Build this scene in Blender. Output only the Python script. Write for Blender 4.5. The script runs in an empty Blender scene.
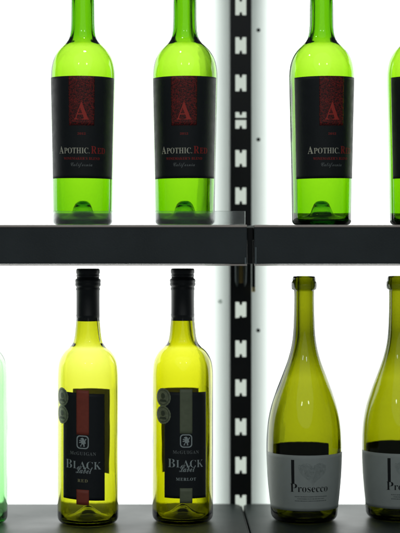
import bpy, bmesh, math, random
from mathutils import Vector

random.seed(4)
C = bpy.context.scene.collection
R = math.radians
K = 0.001209          # metres per photo pixel at the plane of the bottles
D = 2.0               # camera to that plane
CX, HY = 166.0, 236.0  # vanishing point in photo pixels

# ------------------------------------------------------------------ camera
cam = bpy.data.cameras.new('camera')
camo = bpy.data.objects.new('camera', cam)
C.objects.link(camo)
camo.location = (0, -D, 0)
camo.rotation_euler = (R(90), 0, 0)
cam.sensor_fit = 'HORIZONTAL'
cam.sensor_width = 36
cam.lens = (D / K) / 400 * 36
cam.shift_x = (200 - CX) / 400
cam.shift_y = -(266.5 - HY) / 400
cam.clip_start = 0.05
cam.clip_end = 50
cam.dof.use_dof = True
cam.dof.focus_distance = D - 0.03
cam.dof.aperture_fstop = 4.2
sc = bpy.context.scene
sc.camera = camo

# ------------------------------------------------------------------ world and lamps
w = bpy.data.worlds.new('World')
sc.world = w
w.use_nodes = True
bg = w.node_tree.nodes['Background']
bg.inputs['Color'].default_value = (0.80, 0.95, 1.0, 1)
bg.inputs['Strength'].default_value = 0.085

def lamp(name, loc, size, energy, col):
    l = bpy.data.lights.new(name, 'AREA')
    l.shape = 'DISK'
    l.size = size
    l.energy = energy
    l.color = col
    o = bpy.data.objects.new(name, l)
    C.objects.link(o)
    o.location = loc
    d = Vector((0.05, 0, -0.15)) - Vector(loc)
    o.rotation_euler = d.to_track_quat('-Z', 'Y').to_euler()
    return o
lamp('ceiling_lamp', (-0.75, -3.4, 1.75), 0.24, 2.2, (0.95, 1.0, 0.97))
lamp('ceiling_lamp', (0.95, -3.4, 1.75), 0.24, 2.2, (0.95, 1.0, 0.97))
lamp('front_fill_light', (0.1, -3.6, 2.4), 5.0, 20, (0.95, 1.0, 0.98))  # unseen broad fill, added to brighten the label fronts softly
lamp('downlight', (-0.056, -0.14, 0.50), 0.035, 0.10, (1.0, 0.97, 0.88))

PANEL = 2.1
vs = sc.view_settings
vs.view_transform = 'Standard'
vs.look = 'None'
vs.exposure = 0
vs.gamma = 1
sc.render.engine = 'CYCLES'
cy = sc.cycles
cy.max_bounces = 28
cy.transmission_bounces = 28
cy.glossy_bounces = 12
cy.diffuse_bounces = 4
cy.transparent_max_bounces = 16
cy.volume_bounces = 0
cy.caustics_refractive = True
cy.caustics_reflective = True
cy.blur_glossy = 0.5
cy.sample_clamp_indirect = 6
cy.use_denoising = True

# ------------------------------------------------------------------ helpers
def X(px, Y): return (px - CX) * K * (D + Y) / D
def Z(py, Y): return (HY - py) * K * (D + Y) / D

def mat(name, col, rough=0.5, metal=0.0, spec=0.5, bump=0, bscale=200, var=0.0, vscale=30):
    m = bpy.data.materials.new(name)
    m.use_nodes = True
    nt = m.node_tree
    b = nt.nodes['Principled BSDF']
    b.inputs['Base Color'].default_value = (*col, 1)
    b.inputs['Roughness'].default_value = rough
    b.inputs['Metallic'].default_value = metal
    b.inputs['Specular IOR Level'].default_value = spec
    tc = nt.nodes.new('ShaderNodeTexCoord')
    if var:
        n = nt.nodes.new('ShaderNodeTexNoise')
        n.inputs['Scale'].default_value = vscale
        n.inputs['Detail'].default_value = 6
        nt.links.new(tc.outputs['Object'], n.inputs['Vector'])
        mx = nt.nodes.new('ShaderNodeMapRange')
        mx.inputs['From Min'].default_value = 0.3
        mx.inputs['From Max'].default_value = 0.7
        mx.inputs['To Min'].default_value = 1 - var
        mx.inputs['To Max'].default_value = 1 + var
        nt.links.new(n.outputs['Fac'], mx.inputs['Value'])
        v = nt.nodes.new('ShaderNodeVectorMath')
        v.operation = 'SCALE'
        v.inputs[0].default_value = col
        nt.links.new(mx.outputs['Result'], v.inputs['Scale'])
        nt.links.new(v.outputs['Vector'], b.inputs['Base Color'])
        mr = nt.nodes.new('ShaderNodeMapRange')
        mr.inputs['From Min'].default_value = 0.3
        mr.inputs['From Max'].default_value = 0.7
        mr.inputs['To Min'].default_value = max(0.02, rough - 0.06)
        mr.inputs['To Max'].default_value = min(1, rough + 0.06)
        nt.links.new(n.outputs['Fac'], mr.inputs['Value'])
        nt.links.new(mr.outputs['Result'], b.inputs['Roughness'])
    if bump:
        n2 = nt.nodes.new('ShaderNodeTexNoise')
        n2.inputs['Scale'].default_value = bscale
        n2.inputs['Detail'].default_value = 4
        nt.links.new(tc.outputs['Object'], n2.inputs['Vector'])
        bp = nt.nodes.new('ShaderNodeBump')
        bp.inputs['Strength'].default_value = bump
        bp.inputs['Distance'].default_value = 0.001
        nt.links.new(n2.outputs['Fac'], bp.inputs['Height'])
        nt.links.new(bp.outputs['Normal'], b.inputs['Normal'])
    return m

def glass(name, T, path=0.006):
    """T: colour that comes through `path` metres of this glass"""
    m = bpy.data.materials.new(name)
    m.use_nodes = True
    nt = m.node_tree
    b = nt.nodes['Principled BSDF']
    b.inputs['Base Color'].default_value = (1, 1, 1, 1)
    b.inputs['Roughness'].default_value = 0.0
    b.inputs['IOR'].default_value = 1.5
    b.inputs['Transmission Weight'].default_value = 1
    # faint waviness of moulded glass
    tc = nt.nodes.new('ShaderNodeTexCoord')
    mp = nt.nodes.new('ShaderNodeMapping')
    mp.inputs['Scale'].default_value = (1, 1, 0.22)
    oi = nt.nodes.new('ShaderNodeObjectInfo')
    ml = nt.nodes.new('ShaderNodeMath'); ml.operation = 'MULTIPLY'; ml.inputs[1].default_value = 5.0
    nt.links.new(oi.outputs['Random'], ml.inputs[0])
    nt.links.new(ml.outputs[0], mp.inputs['Location'])
    nt.links.new(tc.outputs['Object'], mp.inputs['Vector'])
    n = nt.nodes.new('ShaderNodeTexNoise')
    n.inputs['Scale'].default_value = 55
    n.inputs['Detail'].default_value = 1.5
    nt.links.new(mp.outputs['Vector'], n.inputs['Vector'])
    bp = nt.nodes.new('ShaderNodeBump')
    bp.inputs['Strength'].default_value = 0.42
    bp.inputs['Distance'].default_value = 0.0015
    nt.links.new(n.outputs['Fac'], bp.inputs['Height'])
    nt.links.new(bp.outputs['Normal'], b.inputs['Normal'])
    s = [-math.log(t) / path for t in T]
    d = max(s)
    va = nt.nodes.new('ShaderNodeVolumeAbsorption')
    va.inputs['Color'].default_value = (1 - s[0] / d, 1 - s[1] / d, 1 - s[2] / d, 1)
    va.inputs['Density'].default_value = d
    nt.links.new(va.outputs['Volume'], nt.nodes['Material Output'].inputs['Volume'])
    return m

def emit(name, col, s):
    m = bpy.data.materials.new(name)
    m.use_nodes = True
    nt = m.node_tree
    nt.nodes.remove(nt.nodes['Principled BSDF'])
    e = nt.nodes.new('ShaderNodeEmission')
    e.inputs['Color'].default_value = (*col, 1)
    e.inputs['Strength'].default_value = s
    nt.links.new(e.outputs[0], nt.nodes['Material Output'].inputs['Surface'])
    return m

def paper(name, col, trans=0.15, rough=0.6, var=0.06):
    m = mat(name, col, rough, 0, 0.35, bump=0.15, bscale=900, var=var, vscale=120)
    nt = m.node_tree
    t = nt.nodes.new('ShaderNodeBsdfTranslucent')
    t.inputs['Color'].default_value = (*col, 1)
    mx = nt.nodes.new('ShaderNodeMixShader')
    mx.inputs[0].default_value = trans
    nt.links.new(nt.nodes['Principled BSDF'].outputs[0], mx.inputs[1])
    nt.links.new(t.outputs[0], mx.inputs[2])
    nt.links.new(mx.outputs[0], nt.nodes['Material Output'].inputs['Surface'])
    return m

M = {
    'green': glass('green_glass', (0.205, 0.46, 0.008)),
    'yellow': glass('yellow_green_glass', (0.46, 0.48, 0.03)),
    'yellow_deep': glass('deep_yellow_green_glass', (0.39, 0.40, 0.003)),
    'olive': glass('olive_glass', (0.245, 0.265, 0.005)),
    'clear': glass('pale_green_glass', (0.38, 0.70, 0.36)),
    'shelf': mat('charcoal_shelf_metal', (0.048, 0.058, 0.064), 0.40, 0, 0.5, bump=0.12, bscale=700, var=0.18, vscale=14),
    'board': mat('charcoal_board_paint', (0.022, 0.031, 0.029), 0.42, 0, 0.22, bump=0.10, bscale=600, var=0.2, vscale=11),
    'trim': mat('brushed_trim', (0.50, 0.44, 0.41), 0.5, 0.85, 0.5, var=0.1, vscale=60),
    'black_metal': mat('black_metal', (0.010, 0.011, 0.014), 0.38, 0, 0.4, bump=0.06, bscale=900, var=0.15),
    'bracket': mat('bracket_black', (0.006, 0.007, 0.008), 0.5, 0, 0.3),
    'wall': mat('white_backing_paint', (0.50, 0.57, 0.54), 0.7, 0, 0.2, var=0.07, vscale=25),
    'zinc': mat('zinc_hook', (0.35, 0.40, 0.42), 0.35, 0.8),
    'brass': mat('brass_pin', (0.34, 0.25, 0.09), 0.5, 0.6),
    'cream': mat('cream_plastic', (0.95, 0.80, 0.42), 0.5),
    'screw': mat('dark_screw', (0.03, 0.04, 0.04), 0.4, 0.5),
    'cap': mat('black_cap', (0.012, 0.014, 0.017), 0.42, 0, 0.5, bump=0.05, bscale=500),
    'panel': emit('lit_diffuser', (0.96, 1.0, 0.975), PANEL),
    'sheet': paper('frosted_sheet', (0.90, 0.94, 0.915), 0.92, 0.6, 0.03),
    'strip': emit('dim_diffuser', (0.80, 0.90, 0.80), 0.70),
    'label_black': paper('black_label_paper', (0.020, 0.024, 0.028), 0.0, 0.5),
    'label_back': paper('black_back_label', (0.34, 0.31, 0.12), 0.6, 0.7),
    'label_white': paper('white_label_paper', (0.56, 0.60, 0.575), 0.03, 0.6, 0.03),
    'back_dark': paper('dark_back_label', (0.16, 0.15, 0.08), 0.3, 0.7),
    'red': mat('red_ink', (0.50, 0.035, 0.030), 0.5),
    'bright_red': mat('bright_red_ink', (0.72, 0.060, 0.045), 0.5),
    'ribbon_red': mat('red_ribbon', (0.42, 0.075, 0.045), 0.5, var=0.08, vscale=200),
    'ribbon_grey': mat('grey_ribbon', (0.24, 0.27, 0.17), 0.5, var=0.08, vscale=200),
    'cream_ink': mat('cream_ink', (0.88, 0.84, 0.68), 0.5),
    'grey_ink': mat('grey_ink', (0.26, 0.28, 0.28), 0.5),
    'silver_ink': mat('silver_ink', (0.58, 0.65, 0.65), 0.4),
    'gold_ink': mat('gold_ink', (0.50, 0.46, 0.24), 0.4),
    'medal': mat('medal_foil', (0.34, 0.37, 0.24), 0.45, 0.2, var=0.25, vscale=300),
    'medal_line': mat('medal_relief', (0.10, 0.12, 0.08), 0.5),
    'black_ink': mat('black_ink', (0.012, 0.013, 0.015), 0.5),
    'faint_ink': mat('faint_grey_ink', (0.38, 0.42, 0.405), 0.6, var=0.3, vscale=500),
    'heart_ink': mat('pale_heart_ink', (0.47, 0.51, 0.49), 0.6, var=0.12, vscale=300),
    'line_ink': mat('small_print_ink', (0.20, 0.22, 0.22), 0.6),
}
# clear price rail plastic
def clear_plastic():
    m = bpy.data.materials.new('clear_plastic')
    m.use_nodes = True
    nt = m.node_tree
    b = nt.nodes['Principled BSDF']
    b.inputs['Base Color'].default_value = (0.93, 0.96, 0.97, 1)
    b.inputs['Roughness'].default_value = 0.12
    b.inputs['IOR'].default_value = 1.45
    b.inputs['Transmission Weight'].default_value = 0.9
    b.inputs['Alpha'].default_value = 0.5
    n = nt.nodes.new('ShaderNodeTexNoise')
    n.inputs['Scale'].default_value = 60
    n.inputs['Detail'].default_value = 5
    r = nt.nodes.new('ShaderNodeMapRange')
    r.inputs['To Min'].default_value = 0.05
    r.inputs['To Max'].default_value = 0.3
    nt.links.new(n.outputs['Fac'], r.inputs['Value'])
    nt.links.new(r.outputs['Result'], b.inputs['Roughness'])
    return m
M['clear_plastic'] = clear_plastic()
# red scrollwork ornament of the dark labels: dense fine red figures on black
def ornament_mat():
    m = bpy.data.materials.new('red_ornament_print')
    m.use_nodes = True
    nt = m.node_tree
    b = nt.nodes['Principled BSDF']
    b.inputs['Roughness'].default_value = 0.5
    tc = nt.nodes.new('ShaderNodeTexCoord')
    n = nt.nodes.new('ShaderNodeTexNoise')
    n.inputs['Scale'].default_value = 620
    n.inputs['Detail'].default_value = 3
    n.inputs['Distortion'].default_value = 1.5
    nt.links.new(tc.outputs['Object'], n.inputs['Vector'])
    cr = nt.nodes.new('ShaderNodeValToRGB')
    cr.color_ramp.elements[0].position = 0.44
    cr.color_ramp.elements[0].color = (0.016, 0.010, 0.011, 1)
    cr.color_ramp.elements[1].position = 0.60
    cr.color_ramp.elements[1].color = (0.40, 0.026, 0.022, 1)
    nt.links.new(n.outputs['Fac'], cr.inputs['Fac'])
    nt.links.new(cr.outputs['Color'], b.inputs['Base Color'])
    return m
M['ornament'] = ornament_mat()

def link(name, me, m, parent=None, smooth=False):
    me.name = name
    if m:
        me.materials.clear()
        me.materials.append(M[m])
    if smooth:
        for p in me.polygons: p.use_smooth = True
    o = bpy.data.objects.new(name, me)
    C.objects.link(o)
    if parent: o.parent = parent
    return o

def bm_obj(name, bm, m, parent=None, smooth=False):
    me = bpy.data.meshes.new(name)
    bm.normal_update()
    bm.to_mesh(me)
    bm.free()
    return link(name, me, m, parent, smooth)

def tag(o, label=None, cat=None, group=None, kind=None):
    if label: o['label'] = label
    if cat: o['category'] = cat
    if group: o['group'] = group
    if kind: o['kind'] = kind
    return o

def empty(name, loc, rz=0):
    o = bpy.data.objects.new(name, None)
    o.empty_display_size = 0.02
    C.objects.link(o)
    o.location = loc
    o.rotation_euler = (0, 0, rz)
    return o

def box(bm, x0, x1, y0, y1, z0, z1, bev=0, seg=3):
    r = bmesh.ops.create_cube(bm, size=1)
    vs_ = r['verts']
    for v in vs_:
        v.co = Vector(((x0 + x1) / 2 + v.co.x * (x1 - x0), (y0 + y1) / 2 + v.co.y * (y1 - y0), (z0 + z1) / 2 + v.co.z * (z1 - z0)))
    if bev:
        es = list({e for v in vs_ for e in v.link_edges})
        bmesh.ops.bevel(bm, geom=es, offset=bev, segments=seg, profile=0.5, affect='EDGES')

def tube(bm, pts, r, n=10):
    rings = []
    for i, p in enumerate(pts):
        a = pts[max(0, i - 1)]; b = pts[min(len(pts) - 1, i + 1)]
        t = (Vector(b) - Vector(a)).normalized()
        u = t.cross(Vector((0, 1, 0.01))).normalized()
        v = t.cross(u)
        rings.append([bm.verts.new(Vector(p) + r * (u * math.cos(k * 2 * math.pi / n) + v * math.sin(k * 2 * math.pi / n))) for k in range(n)])
    for A, B in zip(rings, rings[1:]):
        for k in range(n):
            bm.faces.new((A[k], A[(k + 1) % n], B[(k + 1) % n], B[k]))
    bm.faces.new(rings[0]); bm.faces.new(rings[-1][::-1])

def lathe(prof, n=96):
    """closed solid of revolution; prof runs from axis to axis (or is a closed loop if loop)"""
    bm = bmesh.new()
    rings = []
    for r, z in prof:
        if r < 1e-6: rings.append([bm.verts.new((0, 0, z))])
        else: rings.append([bm.verts.new((r * math.sin(k * 2 * math.pi / n), -r * math.cos(k * 2 * math.pi / n), z)) for k in range(n)])
    for A, B in zip(rings, rings[1:]):
        for k in range(n):
            j = (k + 1) % n
            if len(A) == 1 and len(B) == 1: continue
            if len(A) == 1: bm.faces.new((A[0], B[j], B[k]))
            elif len(B) == 1: bm.faces.new((A[k], A[j], B[0]))
            else: bm.faces.new((A[k], A[j], B[j], B[k]))
    bmesh.ops.recalc_face_normals(bm, faces=bm.faces)
    return bm

def catmull(pts, sub=5):
    out = []
    for i in range(len(pts) - 1):
        p0 = pts[max(0, i - 1)]; p1 = pts[i]; p2 = pts[i + 1]; p3 = pts[min(len(pts) - 1, i + 2)]
        for s in range(sub):
            t = s / sub
            q = []
            for c in (0, 1):
                q.append(0.5 * (2 * p1[c] + (p2[c] - p0[c]) * t + (2 * p0[c] - 5 * p1[c] + 4 * p2[c] - p3[c]) * t * t + (3 * p1[c] - p0[c] - 3 * p2[c] + p3[c]) * t ** 3))
            out.append((max(q[0], 0.0), q[1]))
    out.append(pts[-1])
    return out

def radius_at(prof, z):
    for (r0, z0), (r1, z1) in zip(prof, prof[1:]):
        if z0 <= z <= z1 and z1 > z0: return r0 + (r1 - r0) * (z - z0) / (z1 - z0)
    return prof[-1][0]

# ------------------------------------------------------------------ flat artwork bent round a bottle
def flat_loops(loops):
    cu = bpy.data.curves.new('loops', 'CURVE')
    cu.dimensions = '2D'
    cu.fill_mode = 'BOTH'
    for lp in loops:
        s = cu.splines.new('POLY')
        s.points.add(len(lp) - 1)
        for i, p in enumerate(lp): s.points[i].co = (p[0], p[1], 0, 1)
        s.use_cyclic_u = True
    return curve_mesh(cu)

def curve_mesh(cu):
    o = bpy.data.objects.new('tmp', cu)
    C.objects.link(o)
    dg = bpy.context.evaluated_depsgraph_get()
    me = bpy.data.meshes.new_from_object(o.evaluated_get(dg))
    bpy.data.objects.remove(o)
    bpy.data.curves.remove(cu)
    return me

def text_mesh(body, w_, h_=None, shear=0, spacing=1.0, bold=0):
    cu = bpy.data.curves.new('text', 'FONT')
    cu.body = body
    cu.size = 1
    cu.resolution_u = 3
    cu.shear = shear
    cu.offset = bold
    cu.space_character = spacing
    me = curve_mesh(cu)
    xs = [v.co.x for v in me.vertices]; ys = [v.co.y for v in me.vertices]
    sx = w_ / (max(xs) - min(xs))
    sy = sx if h_ is None else h_ / (max(ys) - min(ys))
    cx_ = (max(xs) + min(xs)) / 2; cy_ = (max(ys) + min(ys)) / 2
    for v in me.vertices: v.co = ((v.co.x - cx_) * sx, (v.co.y - cy_) * sy, 0)
    return me

def math_serif(s, base_u=0x1D400, base_l=0x1D41A):
    o = ''
    for c in s:
        if 'A' <= c <= 'Z': o += chr(base_u + ord(c) - 65)
        elif 'a' <= c <= 'z': o += chr(base_l + ord(c) - 97)
        elif '0' <= c <= '9': o += chr(0x1D7CE + ord(c) - 48)
        else: o += c
    return o
def script(s): return math_serif(s, 0x1D4D0, 0x1D4EA)

def bend(me, prof, u0, v0, off, tilt=0, back=False):
    """wrap a flat mesh (u right, v up, metres) onto the bottle's outside at arc offset u0, height v0"""
    bm = bmesh.new()
    bm.from_mesh(me)
    if bm.verts:
        us = [v.co.x for v in bm.verts]
        if max(us) - min(us) > 0.004:
            u = min(us) + 0.0025
            while u < max(us):
                bmesh.ops.bisect_plane(bm, geom=bm.verts[:] + bm.edges[:] + bm.faces[:], plane_co=(u, 0, 0), plane_no=(1, 0, 0))
                u += 0.0025
    if bm.verts:
        ys = [v.co.y for v in bm.verts]
        u = min(ys) + 0.003
        while u < max(ys):
            bmesh.ops.bisect_plane(bm, geom=bm.verts[:] + bm.edges[:] + bm.faces[:], plane_co=(0, u, 0), plane_no=(0, 1, 0))
            u += 0.003
    tt = math.tan(tilt)
    rm = radius_at(prof, v0)
    for v in bm.verts:
        uu = u0 + v.co.x; vv = v0 + v.co.y - uu * tt
        a = uu / rm
        r = radius_at(prof, vv) + off
        v.co = Vector((r * math.sin(a), -r * math.cos(a), vv))
    bm.to_mesh(me)
    bm.free()
    return me

def patch(prof, uc, w_, z0, z1, off, tilt=0, th=0.00012, corner=0.0, centre=0.0, tcen=None):
    """a curved sheet label with thickness; centre = angle of its middle"""
    bm = bmesh.new()
    rm = radius_at(prof, (z0 + z1) / 2)
    nu = max(4, int(w_ / 0.0014)); nv = max(4, int((z1 - z0) / 0.004))
    tt = math.tan(tilt)
    lay = []
    for o_ in (off, off + th):
        g = []
        for j in range(nv + 1):
            row = []
            for i in range(nu + 1):
                u = -w_ / 2 + w_ * i / nu
                z = z0 + (z1 - z0) * j / nv
                if corner:
                    d = w_ / 2 - abs(u)
                    if d < corner:
                        k = corner - math.sqrt(max(0, corner ** 2 - (corner - d) ** 2))
                        z = z0 + k + (z1 - z0 - 2 * k) * j / nv
                a = centre + (uc + u) / rm
                zz = z - (uc + u) * tt
                r = radius_at(prof, zz) + o_
                row.append(bm.verts.new((r * math.sin(a), -r * math.cos(a), zz)))
            g.append(row)
        lay.append(g)
    A, B = lay
    for j in range(nv):
        for i in range(nu):
            bm.faces.new((A[j][i], A[j + 1][i], A[j + 1][i + 1], A[j][i + 1]))
            bm.faces.new((B[j][i], B[j][i + 1], B[j + 1][i + 1], B[j + 1][i]))
    for i in range(nu):
        bm.faces.new((A[0][i], A[0][i + 1], B[0][i + 1], B[0][i]))
        bm.faces.new((A[nv][i], B[nv][i], B[nv][i + 1], A[nv][i + 1]))
    for j in range(nv):
        bm.faces.new((A[j][0], B[j][0], B[j + 1][0], A[j + 1][0]))
        bm.faces.new((A[j][nu], A[j + 1][nu], B[j + 1][nu], B[j][nu]))
    bmesh.ops.recalc_face_normals(bm, faces=bm.faces)
    return bm

# ------------------------------------------------------------------ the light wall
ZT, ZB = 0.36, -0.70
YP = 0.190
YS = 0.180   # the thin diffusing sheets beside the upright
wb = bmesh.new(); box(wb, -1.3, 1.5, 0.1985, 0.220, ZB, ZT)
tag(bm_obj('wall', wb, 'wall'), kind='structure')
XL, XR = X(215.3, YP), X(266.0, YP)
for x0, x1, lab in ((-0.62, XL, 'wide glowing white light panel behind the bottles left of the slotted black upright'),
                    (XR, 0.84, 'glowing white light panel behind the bottles right of the slotted black upright')):
    b = bmesh.new(); box(b, x0, x1, YP, 0.1975, ZB + 0.02, ZT - 0.02, 0.0015, 2)
    pn = bm_obj('light_panel', b, 'panel')
    b = bmesh.new()
    a_, c_ = (X(204, YS), X(230.0, YS)) if x0 < 0 else (X(251.6, YS), X(278, YS))
    b.faces.new([b.verts.new(q) for q in ((a_, YS, ZB + 0.02), (c_, YS, ZB + 0.02), (c_, YS, ZT - 0.02), (a_, YS, ZT - 0.02))])   # a single film
    bm_obj('diffuser_sheet', b, 'sheet', pn)
    tag(pn, lab, 'light panel', 'backlit panels of the display wall')

# slotted upright
YU = 0.145
ux0, ux1 = X(230.3, YU), X(251.3, YU)
root = tag(empty('slotted_upright', ((ux0 + ux1) / 2, YU, ZB)), 'black vertical slotted metal upright with H shaped holes between the shelves', 'shelf upright')
uxc = (ux0 + ux1) / 2; hw = (ux1 - ux0) / 2
loops = [[(-hw, 0), (hw, 0), (hw, ZT - ZB), (-hw, ZT - ZB)]]
tops = [-76, -38.3, -1.5, 37, 74.6, 112, 150, 187.5, 225.5, 302, 340.5, 379.5, 418.6, 457, 495, 533, 571, 609]
s = K * (D + YU) / D
for t in tops:
    zt = Z(t, YU) - ZB; zb = Z(t + 16.6, YU) - ZB
    a = 5.4 * s; n_ = 1.35 * s; d_ = 3.0 * s
    loops.append([(-a, zb), (-n_ * 1.2, zb), (-n_ * 0.7, zb + d_), (n_ * 0.7, zb + d_), (n_ * 1.2, zb), (a, zb), (a, zt), (n_ * 1.2, zt), (n_ * 0.7, zt - d_), (-n_ * 0.7, zt - d_), (-n_ * 1.2, zt), (-a, zt)])
cu = bpy.data.curves.new('plate', 'CURVE'); cu.dimensions = '2D'; cu.fill_mode = 'BOTH'; cu.extrude = 0.001
for lp in loops:
    sp = cu.splines.new('POLY'); sp.points.add(len(lp) - 1)
    for i, p in enumerate(lp): sp.points[i].co = (p[0], p[1], 0, 1)
    sp.use_cyclic_u = True
me = curve_mesh(cu)
for v in me.vertices: v.co = (v.co.x, -v.co.z, v.co.y)
link('face_plate', me, 'black_metal', root)
for sgn in (-1, 1):
    b = bmesh.new()
    x_ = sgn * hw
    box(b, min(x_, x_ - sgn * 0.002), max(x_, x_ - sgn * 0.002), 0.0012, 0.046, 0, ZT - ZB, 0.0004, 1)
    bm_obj('side_flange', b, 'black_metal', root)
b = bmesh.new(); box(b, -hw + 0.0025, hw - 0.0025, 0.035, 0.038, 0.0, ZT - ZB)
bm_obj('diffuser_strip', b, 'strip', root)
# bars of unused hooks still caught in two of the slots
for py, dz, tl in ((118.6, 1.1, 0.0), (318.6, 0.9, 0.12), (338.9, 1.0, 0)):
    b = bmesh.new(); h = dz * s
    box(b, -5.8 * s, 5.8 * s, 0.0015, 0.006, Z(py, YU) - ZB - h, Z(py, YU) - ZB + h)
    for v in b.verts: v.co.z += v.co.x * tl
    bm_obj('hook_bar', b, 'bracket', root)

# screws on the backing
for px, py, m_, lab in ((258.4, 30, 'screw', 'small dark screw head beside the top of the upright'), (258.4, 139.5, 'screw', 'small dark screw head on the backing just above the upper shelf'),
                    (258.2, 330.5, 'screw', 'small dark screw head on the backing below the upper shelf'), (220.2, 301.5, 'sheet', 'pale screw cap on the backing left of the upright')):
    b = lathe([(0, 0), (0.0026, 0), (0.0024, 0.0012), (0.0014, 0.0020), (0.0013, 0.0014), (0, 0.0014)], 20)
    o = bm_obj('screw', b, m_, None, True)
    o.location = (X(px, YS), YS - 0.0002, Z(py, YS))
    if px < 230: o.scale = (1.1, 1.1, 1.5)
    o.rotation_euler = (R(90), 0, 0)
    tag(o, lab, 'screw', 'screws in the backing wall')

# ------------------------------------------------------------------ shelves
YF, YB = -0.085, 0.14
ZU = 0.0127          # top of upper shelves
ZL = -0.3466         # top of lower shelves
def trim_bar(xa, xb, za, zb):
    bm = bmesh.new()
    d = (zb - za) * math.tan(R(14))
    box(bm, xa, xb, -0.0056, -0.0022, za, zb)
    for v in bm.verts:
        if v.co.y < -0.004 and v.co.z > (za + zb) / 2: v.co.y += d
    bmesh.ops.bevel(bm, geom=bm.edges[:], offset=0.0003, segments=2, affect='EDGES')
    return bm
def shelf(x0, x1, ztop, label, side):
    xo = x1 if side > 0 else x0
    r = tag(empty('shelf', (xo, YF, ztop)), label, 'shelf', 'charcoal metal shelves of the display')
    # tray: flat board whose inner rear corner is clipped
    c = 0.006
    W = x1 - x0
    pts = [(x0 - xo, 0.003), (x1 - xo, 0.003), (x1 - xo, YB - YF), (x0 - xo, YB - YF)]
    if side > 0: pts[2:3] = [(x1 - xo, YB - YF - 0.012), (x1 - xo - c, YB - YF)]
    else: pts[3:4] = [(x0 - xo + c, YB - YF), (x0 - xo, YB - YF - 0.012)]
    b = bmesh.new()
    f = b.faces.new([b.verts.new((p[0], p[1], -0.018)) for p in pts])
    e = bmesh.ops.extrude_face_region(b, geom=[f])
    for v in e['geom']:
        if isinstance(v, bmesh.types.BMVert): v.co.z = 0
    bmesh.ops.recalc_face_normals(b, faces=b.faces)
    bmesh.ops.bevel(b, geom=b.edges[:], offset=0.0008, segments=2, affect='EDGES')
    bm_obj('board', b, 'board', r)
    b = bmesh.new(); box(b, x0 - xo, x1 - xo, -0.004, 0.0025, -0.0452, -0.0012, 0.0012, 3)
    bm_obj('front_fascia', b, 'shelf', r)
    bm_obj('edge_trim', trim_bar(x0 - xo + 0.0003, x1 - xo - 0.0003, -0.0024, 0.0002), 'trim', r)
    bm_obj('lower_lip', trim_bar(x0 - xo + 0.0003, x1 - xo - 0.0003, -0.0470, -0.0454), 'trim', r)
    return r
XG0, XG1 = X(247, YF), X(254, YF)
ul = shelf(-0.75, XG0, ZU, 'upper charcoal shelf left of the upright, with a clear plastic rail', 1)
ur = shelf(XG1, 0.85, ZU, 'upper charcoal shelf right of the upright, without a plastic rail', -1)
ll = shelf(-0.75, XG0 + 0.0022, ZL, 'lower charcoal shelf left of the gap, under the screw capped bottles', 1)
lr = shelf(XG1 - 0.0022, 0.85, ZL, 'lower charcoal shelf right of the gap, under the wide bellied bottles', -1)
# clear rail standing along the front of the upper left shelf
b = bmesh.new(); xe = X(245.3, YF) - XG0
box(b, -0.75 - XG0, xe, 0.0012, 0.0026, 0.0005, Z(211, YF) - ZU, 0.0004, 2)
bm_obj('clear_rail', b, 'clear_plastic', ul)
# small pale slivers at the facing ends of the upper shelves
b = bmesh.new(); box(b, -0.0028, -0.0012, -0.0050, -0.0042, -0.0455, -0.0375, 0.0003, 1); bm_obj('end_sliver', b, 'zinc', ul)
b = bmesh.new(); box(b, 0.0012, 0.0026, -0.0050, -0.0042, -0.0455, -0.0255, 0.0003, 1); bm_obj('end_sliver', b, 'zinc', ur)

# brackets in the gaps between shelves
for z, nm in ((ZU, 'black bracket arm filling the gap between the two upper shelves, hooked into the upright'), (ZL, 'black bracket arm in the narrow gap between the two lower shelves')):
    r = tag(empty('shelf_bracket', (uxc, YU - 0.004, z)), nm, 'bracket', 'bracket arms of the shelves')
    b = bmesh.new()
    hw_ = 0.0034 if z == ZU else 0.0009
    box(b, 0.0005 - hw_, 0.0005 + hw_, YF - YU + 0.006, 0, -0.045, -0.003, 0.0005, 2)
    bm_obj('arm', b, 'bracket', r)
    b = bmesh.new()
    za, zb = -0.040, Z(286.5, YU) - ZU
    sx = K * 1.07
    tube(b, [(-5.4 * sx, 0, za), (-5.0 * sx, 0, zb + 0.006), (-3.9 * sx, 0, zb), (-3.2 * sx, 0, zb + 0.006), (-3.0 * sx, 0, za)], 0.0007, 8)
    bm_obj('hook', b, 'zinc', r, True)
    b = bmesh.new()
    tube(b, [(5.2 * sx, 0, za), (4.8 * sx, 0, zb + 0.006), (3.9 * sx, 0, zb), (3.2 * sx, 0, zb + 0.006), (3.0 * sx, 0, za)], 0.0007, 8)
    bm_obj('hook', b, 'zinc', r, True)
    b = bmesh.new()
    box(b, -1.7 * sx, 1.7 * sx, -0.002, 0.001, Z(283, YU) - ZU, za, 0.0008, 2)
    bm_obj('pin', b, 'brass', r)
# peg hanging under the right shelf, just right of the upright
r = tag(empty('support_peg', (X(253.6, 0.12), 0.12, Z(292, 0.12))), 'short black peg with cream tip under the upper right shelf', 'peg')
b = bmesh.new(); box(b, -1.7 * K, 1.6 * K, -0.002, 0.002, 5.2 * K, -0.018 + ZU - Z(292, 0.12), 0.0006, 2); bm_obj('rod', b, 'bracket', r)
b = bmesh.new(); box(b, -1.7 * K, 1.7 * K, -0.0024, 0.0024, 0, 5.3 * K, 0.0006, 2); bm_obj('tip', b, 'cream', r)

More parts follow.
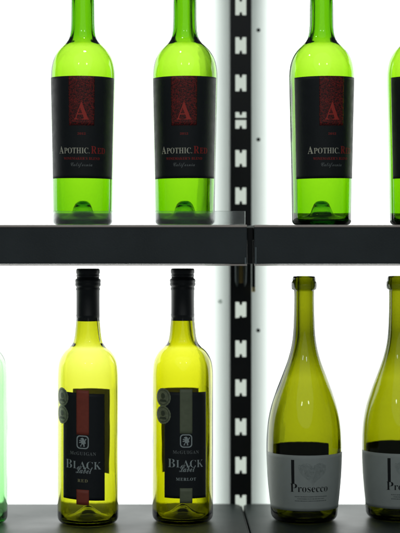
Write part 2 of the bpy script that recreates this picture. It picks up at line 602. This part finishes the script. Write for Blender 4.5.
# ------------------------------------------------------------------ bottles
def body_solid(outer, punt, wall, finish_in):
    """outer: foot->mouth (r,z); punt: axis->foot (r,z)"""
    zt = outer[-1][1]
    po = [p for p in catmull(punt, 4)]
    inner = []
    rmax = max(p[0] for p in outer)
    # inner wall goes down
    for r_, z_ in reversed(outer):
        if z_ > zt - 0.001: continue
        if z_ < 0.013: break
        nk = min(1, max(0, (0.62 - r_ / rmax) / 0.22))
        sh = math.exp(-((z_ / zt - 0.66) / 0.07) ** 2)
        bt = max(0, 1 - z_ / 0.11)
        wl = wall * (1 + 0.55 * nk - 0.22 * sh + 0.45 * bt)
        inner.append((min(max(r_ - wl, 0.0082), finish_in if z_ > zt - 0.026 else 9), z_))
    # inner floor over the punt
    rim = inner[-1][0]
    top = punt[0][1]
    fl = []
    n = 14
    for i in range(n + 1):
        t = i / n
        r_ = rim * (1 - t)
        # height of punt at this radius
        h = 0
        for (ra, za), (rb, zb) in zip(po, po[1:]):
            if ra <= r_ <= rb and rb > ra: h = za + (zb - za) * (r_ - ra) / (rb - ra)
        if r_ == 0: h = top
        base = 0.0045 + 0.003 * max(0, (r_ / rim - 0.80) / 0.2) ** 2
        fl.append((max(r_, 0), h + base))
    inner += fl
    lip = [(outer[-1][0] - 0.0012, zt + 0.0006), (finish_in, zt + 0.0002)]
    return po[:-1] + list(outer) + lip + inner

def heel(rb, rh, n=6, foot=0.0):
    """foot ring, then quarter round up to the body radius"""
    out = [(rb - rh - foot, 0.0)]
    for i in range(1, n + 1):
        a = i / n * math.pi / 2
        out.append((rb - rh + rh * math.sin(a), rh - rh * math.cos(a)))
    return out

cache = {}
def make_glass(kind, root, m):
    if kind not in cache:
        outer, punt, wall, fin = PROF[kind]
        me = bpy.data.meshes.new('glass_body')
        b = lathe(body_solid(outer, punt, wall, fin), 112)
        b.to_mesh(me); b.free()
        for p in me.polygons: p.use_smooth = True
        me.materials.append(M[m])
        cache[kind] = me
    me = cache[kind]
    if me.materials[0] != M[m]:
        me = me.copy(); me.materials[0] = M[m]
    o = bpy.data.objects.new('glass_body', me)
    C.objects.link(o); o.parent = root
    return o

PROF = {}
# tall square-shouldered bottle (upper shelf), foot at photo y 225.5
def pr(pts, y0, sc_=1.0): return [(r_ * K * sc_, (y0 - y) * K * sc_) for r_, y in pts]
g = heel(29.7 * K, 0.006)
g += catmull(pr([(29.75, 217), (29.9, 205), (30.3, 178), (31.2, 135), (32.1, 95), (32.4, 80), (32.2, 72), (31.0, 64), (28.8, 57.5), (25.2, 51.5), (20.6, 46.5), (16.6, 42.5), (13.9, 38), (12.4, 31), (11.9, 20), (11.7, 5), (11.3, -10)], 225.5), 4)
g += pr([(11.3, -11), (12.6, -11.6), (12.8, -14), (12.6, -16.4), (11.6, -17), (11.5, -21.5), (11.2, -22.4)], 225.5)
PROF['tall'] = (g, [(0, 0.0250), (0.005, 0.0244), (0.0095, 0.0205), (0.0125, 0.013), (0.0155, 0.0065), (0.0205, 0.0030), (0.0265, 0.0014), (29.7 * K - 0.006, 0)], 0.0029, 0.0092)
# screw cap bottle
y0 = 522.7
s_ = heel(30.4 * K, 0.008)
s_ += catmull(pr([(30.5, 515), (30.5, 480), (30.5, 430), (30.5, 385), (30.3, 373), (29.2, 363.5), (26.8, 357), (23.0, 351.5), (18.6, 347.5), (15.4, 343.5), (13.7, 337.5), (12.6, 328), (11.6, 316), (10.8, 300)], y0), 4)
s_ += pr([(10.6, 285), (10.8, 272)], y0)
PROF['screw'] = (s_, [(0, 0.0165), (0.004, 0.0155), (0.010, 0.0110), (0.016, 0.0068), (0.022, 0.0035), (0.026, 0.0012), (30.4 * K - 0.008, 0)], 0.0027, 0.0098)
# wide bellied sparkling wine bottle
SP = 1.010
p_ = heel(33.2 * K * SP, 0.009)
p_ += catmull(pr([(33.6, 507), (34.8, 497), (36.4, 480), (37.4, 462), (37.6, 447), (37.2, 434), (35.8, 420), (32.6, 405), (27.6, 390), (21.9, 375), (16.4, 360), (12.6, 345), (10.9, 330), (10.2, 312), (10.0, 300), (10.1, 292)], 519.9, SP), 4)
p_ += pr([(10.3, 290.5), (12.4, 289.5), (12.8, 286), (12.6, 282.2), (11.7, 281.4), (11.5, 278.5), (11.0, 276.8)], 519.9, SP)
PROF['belly'] = (p_, [(0, 0.0320), (0.005, 0.0310), (0.011, 0.0245), (0.017, 0.0140), (0.024, 0.0050), (0.029, 0.0014), (33.2 * K * SP - 0.009, 0)], 0.0036, 0.0088)

def micro_lines(w_, h_, rows, seed):
    """rows of print too small to read: short broken dashes"""
    rnd = random.Random(seed)
    loops = []
    for j in range(rows):
        x = -w_ / 2 * (1 - 0.15 * (j % 2)); xe = -x
        y = h_ / 2 - (j + 0.5) * h_ / rows; t = h_ / rows * 0.22
        while x < xe:
            l = rnd.uniform(0.0007, 0.0016)
            loops.append([(x, y - t), (min(x + l, xe), y - t), (min(x + l, xe), y + t), (x, y + t)])
            x += l + rnd.uniform(0.0003, 0.0007)
    return flat_loops(loops)

def tall_bottle(px, Y, rot, label, tilt=0.0):
    root = tag(empty('wine_bottle', (X(px, Y), Y, ZU + 0.0003), R(rot)), label, 'bottle', 'green glass bottles with black labels on the upper shelves')
    make_glass('tall', root, 'green')
    P = PROF['tall'][0]
    s = K * 0.982
    zf = lambda py: (HY - py) * s - ZU
    rm = radius_at(P, zf(128))
    lb = bm_obj('front_label', patch(P, 0, 2 * R(75) * rm, zf(178.4), zf(76.1), 0.00005, tilt), 'label_black', root, True)
    o_ = 0.00024
    bm_obj('ornament', patch(P, 0, 26.4 * s, zf(125.6), zf(76.4), 0.00020, tilt, th=0.00004), 'ornament', lb, True)
    def T(name, body, w_, h_, u, py, m_, **k):
        me = text_mesh(body, w_ * s, h_ * s, **k)
        return link(name, bend(me, P, u * s, zf(py), o_ + (0.00005 if name == 'initial' else 0), tilt), m_, lb)
    T('initial', math_serif('A'), 15.5, 17.5, 0, 111, 'bright_red')
    T('vintage', math_serif('2012'), 8.2, 2.2, 0, 133.8, 'red')
    # name: small capitals with larger initials
    T('title', math_serif('A'), 5.8, 7.4, -22.0, 149.9, 'cream_ink')
    T('title', math_serif('POTHIC.'), 26.5, 5.8, -5.2, 150.7, 'cream_ink', bold=-0.006)
    T('title', math_serif('R'), 6.0, 7.4, 12.6, 149.9, 'red')
    T('title', math_serif('ED'), 9.4, 5.8, 21.0, 150.7, 'red')
    T('subtitle', math_serif("WINEMAKER’S BLEND"), 38, 2.6, 0, 158.6, 'red', spacing=1.1)
    T('script_line', script('California'), 22, 5.4, 0, 165.4, 'grey_ink')
    return root

def rr(cx_, cy_, w_, h_, r_, n=5):
    out = []
    for sx, sy, a0 in ((1, 1, 0), (-1, 1, 90), (-1, -1, 180), (1, -1, 270)):
        for i in range(n + 1):
            a = R(a0 + 90 * i / n)
            out.append((cx_ + sx * (w_ / 2 - r_) + r_ * math.cos(a), cy_ + sy * (h_ / 2 - r_) + r_ * math.sin(a)))
    return out


LION = [(-.42, -.66), (-.16, -.66), (-.20, -.52), (-.08, -.30), (.06, -.34), (.14, -.50), (.08, -.66), (.34, -.66), (.30, -.40), (.30, -.18), (.40, -.26), (.50, -.10), (.40, .06), (.46, .30), (.60, .44),
        (.54, .58), (.38, .46), (.30, .22), (.26, .34), (.20, .54), (.02, .68), (-.18, .62), (-.36, .50), (-.30, .40), (-.12, .40), (-.20, .26), (-.40, .34), (-.54, .22), (-.46, .14), (-.28, .14),
        (-.22, .02), (-.44, .04), (-.56, -.08), (-.46, -.16), (-.24, -.10), (-.16, -.22), (-.30, -.46)]

def screw_bottle(px, Y, rot, label, ribbon, variety, vm, tilt, gl):
    root = tag(empty('wine_bottle', (X(px, Y), Y, ZL + 0.0003), R(rot)), label, 'bottle', 'yellow-green glass bottles with black screw caps')
    make_glass('screw', root, gl)
    P = PROF['screw'][0]
    H0 = 522.7
    zc = lambda py: (H0 - py) * K
    # screw cap: sleeve, tamper bead and knurled top
    prof = [(0.0, zc(268.8)), (10.6, 268.8), (11.5, 269.3), (11.75, 270.4), (11.75, 273.2), (11.3, 274.0), (11.3, 275.0), (11.7, 275.8), (11.6, 276.6), (11.0, 277.5), (11.2, 278.6), (12.6, 279.6), (13.0, 281.2), (12.7, 282.4),
            (12.6, 283.2), (12.9, 284.2), (12.8, 285.6), (12.2, 286.6), (11.6, 287.2), (11.9, 288.4), (12.2, 289.6), (11.7, 290.8), (11.6, 300), (11.7, 314.6), (11.85, 315.0), (11.85, 316.2), (11.7, 316.6), (11.8, 320.8), (11.65, 321.2), (11.45, 320.8)]
    pp = [prof[0]] + [(r_ * K, zc(y)) for r_, y in prof[1:]]
    pp += [(11.35 * K, zc(300)), (11.1 * K, zc(272)), (0, zc(271.6))]
    cb = lathe(pp, 96)
    zt, zk = zc(270), zc(274)
    for v in cb.verts:
        if zk <= v.co.z <= zt + 0.0001:
            a = math.atan2(v.co.x, -v.co.y)
            kf = 1 + 0.012 * math.cos(a * 48)
            v.co.x *= kf; v.co.y *= kf
    bm_obj('screw_cap', cb, 'cap', root, True)
    s = K * 0.983
    zf = lambda py: (HY - py) * s - ZL
    rm = 30.5 * K
    bk = bm_obj('back_label', patch(P, 0, 2 * R(41) * rm, (522.7 - 477) * K * 1.0, (522.7 - 391.5) * K, 0.00005, centre=math.pi), 'label_back', root, True)
    lb = bm_obj('front_label', patch(P, 0, 2 * R(42.5) * rm, zf(500.3), zf(393.4), 0.00005, tilt), 'label_black', root, True)
    for a, b_ in ((390.3, 435), (489.8, 505.0)):
        bm_obj('ribbon', patch(P, 0, 12.8 * s, zf(b_), zf(a), 0.00022, tilt, th=0.0001), ribbon, lb, True)
    o_ = 0.00030
    def T(name, body, w_, h_, u, py, m_, off=o_, **k):
        return link(name, bend(text_mesh(body, w_ * s, h_ * s, **k), P, u * s, zf(py), off, tilt), m_, lb)
    q = s
    em = flat_loops([rr(0, 0, 12.4 * q, 13.4 * q, 3.4 * q), rr(0, 0, 10.2 * q, 11.2 * q, 2.6 * q)])
    link('emblem', bend(em, P, 0, zf(442.3), o_, tilt), 'silver_ink', lb)
    em = flat_loops([[(x * 6.6 * q, y * 6.6 * q) for x, y in LION]])
    link('emblem', bend(em, P, 0, zf(442.3), o_, tilt), 'silver_ink', lb)
    T('maker_name', math_serif('McGUIGAN'), 27, 3.4, 0, 453.7, 'grey_ink', spacing=1.15)
    T('title', math_serif('B'), 7.6, 8.4, -15.0, 464.9, 'silver_ink', bold=-0.012)
    T('title', math_serif('LACK'), 29.0, 7.6, 4.4, 465.3, 'silver_ink', bold=-0.012)
    T('script_line', script('Label'), 17, 7.0, 1.5, 470.0, 'silver_ink', off=o_ + 0.00006, shear=0.2)
    T('variety', math_serif(variety), 3.4 * len(variety), 3.0, 0, 480.8, vm, spacing=1.2)
    # two overlapping round award stickers on the left edge
    for py in (399.3, 416.9):
        loop = [(9.2 * s * math.cos(t * math.pi / 18) * (1 + 0.03 * (t % 2)), 9.2 * s * math.sin(t * math.pi / 18) * (1 + 0.03 * (t % 2))) for t in range(36)]
        md = link('award_sticker', bend(flat_loops([loop]), P, -R(46) * rm, zf(py), 0.00036 if py < 410 else 0.00042, tilt), 'medal', root)
        c1 = [(7.6 * s * math.cos(t * math.pi / 18), 7.6 * s * math.sin(t * math.pi / 18)) for t in range(36)]
        c2 = [(7.0 * s * math.cos(t * math.pi / 18), 7.0 * s * math.sin(t * math.pi / 18)) for t in range(36)]
        hd = [(2.6 * s * math.cos(t * math.pi / 9), 1.4 * s + 2.9 * s * math.sin(t * math.pi / 9)) for t in range(18)]
        sh = [(-5 * s, -4.6 * s), (5 * s, -4.6 * s), (3.4 * s, -2.2 * s), (-3.4 * s, -2.2 * s)]
        link('relief', bend(flat_loops([c1, c2, hd, sh]), P, -R(46) * rm, zf(py), 0.00048, tilt), 'medal_line', md)
    return root

def belly_bottle(px, Y, rot, label):
    root = tag(empty('wine_bottle', (X(px, Y), Y, ZL + 0.0003), R(rot)), label, 'bottle', 'wide bellied olive bottles with white labels')
    make_glass('belly', root, 'olive')
    P = PROF['belly'][0]
    s = K * SP * 0.98
    zf = lambda py: (HY - py + 2.6) * K * 0.998 - ZL
    rm = radius_at(P, zf(481))
    lb = bm_obj('front_label', patch(P, 0, 2 * R(86) * rm, zf(512.0), zf(456.2), 0.00005), 'label_white', root, True)
    bk = bm_obj('back_label', patch(P, 0.006, 2 * R(61) * rm, zf(505), (519.9 - 447.0) * K * SP, 0.00005, centre=math.pi), 'back_dark', root, True)
    o_ = 0.00024
    def T(name, body, w_, h_, u, py, m_, off=o_, **k):
        return link(name, bend(text_mesh(body, w_ * s, h_ * s, **k), P, u * s, zf(py), off), m_, lb)
    bar = flat_loops([[(-1.6 * s, -12 * s), (1.6 * s, -12 * s), (1.6 * s, 12 * s), (-1.6 * s, 12 * s)]])
    link('title', bend(bar, P, -17.0 * s, zf(472.6), o_), 'black_ink', lb)
    hp = []
    for i in range(48):
        t = i / 48 * 2 * math.pi
        hp.append((16 * math.sin(t) ** 3 * s * 0.88, (13 * math.cos(t) - 5 * math.cos(2 * t) - 2 * math.cos(3 * t) - math.cos(4 * t)) * s * 0.80))
    link('heart', bend(flat_loops([hp]), P, 3.5 * s, zf(473.2), o_), 'heart_ink', lb)
    # fine scribbled curls that fill the heart
    rnd = random.Random(3)
    loops = []
    while len(loops) < 60:
        x, y = rnd.uniform(-14, 14) * s, rnd.uniform(-12, 10) * s
        k = abs(x) / (14 * s)
        if y < (-11 + 15 * k) * s or y > (9 - 5 * abs(k - 0.5)) * s: continue
        r_ = rnd.uniform(0.9, 2.0) * s; a0 = rnd.uniform(0, 6.3); th = 0.28 * s
        arc = [(x + r_ * math.cos(a0 + q * 0.5), y + r_ * math.sin(a0 + q * 0.5)) for q in range(8)]
        arc2 = [(x + (r_ - th) * math.cos(a0 + q * 0.5), y + (r_ - th) * math.sin(a0 + q * 0.5)) for q in range(7, -1, -1)]
        loops.append((arc + arc2))
    bmh = bmesh.new()
    for lp in loops:
        me = flat_loops([lp]); bmh.from_mesh(me); bpy.data.meshes.remove(me)
    me = bpy.data.meshes.new('curls'); bmh.to_mesh(me); bmh.free()
    link('heart_curls', bend(me, P, 3.5 * s, zf(473.2), o_ + 0.00005), 'faint_ink', lb)
    T('title', math_serif('P'), 7.2, 8.4, -16.0, 488.6, 'black_ink', bold=-0.008)
    T('title', math_serif('rosecco'), 31.5, 5.2, 4.0, 490.2, 'black_ink', bold=-0.008)
    link('small_print', bend(micro_lines(33 * s, 6.5 * s, 3, 5), P, 2.0 * s, zf(499.5), o_), 'line_ink', lb)
    return root

tall_bottle(82.8, 0.0, 0.5, 'green bottle with black label, leftmost on the upper left shelf', R(0.5))
tall_bottle(184.8, 0.0, -2.0, 'green bottle with black label on the upper left shelf, next to the slotted upright', R(-0.4))
tall_bottle(321.6, 0.0, 14.0, 'whole green bottle on the upper right shelf, black label turned to the right', R(-0.7))
tall_bottle(419.5, 0.0, 7.0, 'green bottle on the upper right shelf cut off by the right edge of the photo')

screw_bottle(88.0, 0.0, -7.3, 'yellow-green screw capped bottle whose black label has a red ribbon stripe', 'ribbon_red', 'RED', 'gold_ink', R(3.0), 'yellow')
screw_bottle(182.6, 0.012, 6.0, 'yellow-green screw capped bottle whose black label has a grey ribbon stripe', 'ribbon_grey', 'MERLOT', 'silver_ink', R(0.6), 'yellow_deep')

belly_bottle(304.2, 0.020, 3.5, 'open wide bellied olive bottle with white label, whole, near the slotted upright')
belly_bottle(398.8, 0.035, 3.0, 'open wide bellied olive bottle with white label, cut off by the right edge')

r = tag(empty('wine_bottle', (X(-23.0, 0.0), 0.0, ZL + 0.0003)), 'pale green clear bottle without label at the left edge of the lower shelf', 'bottle')
make_glass('screw', r, 'clear')
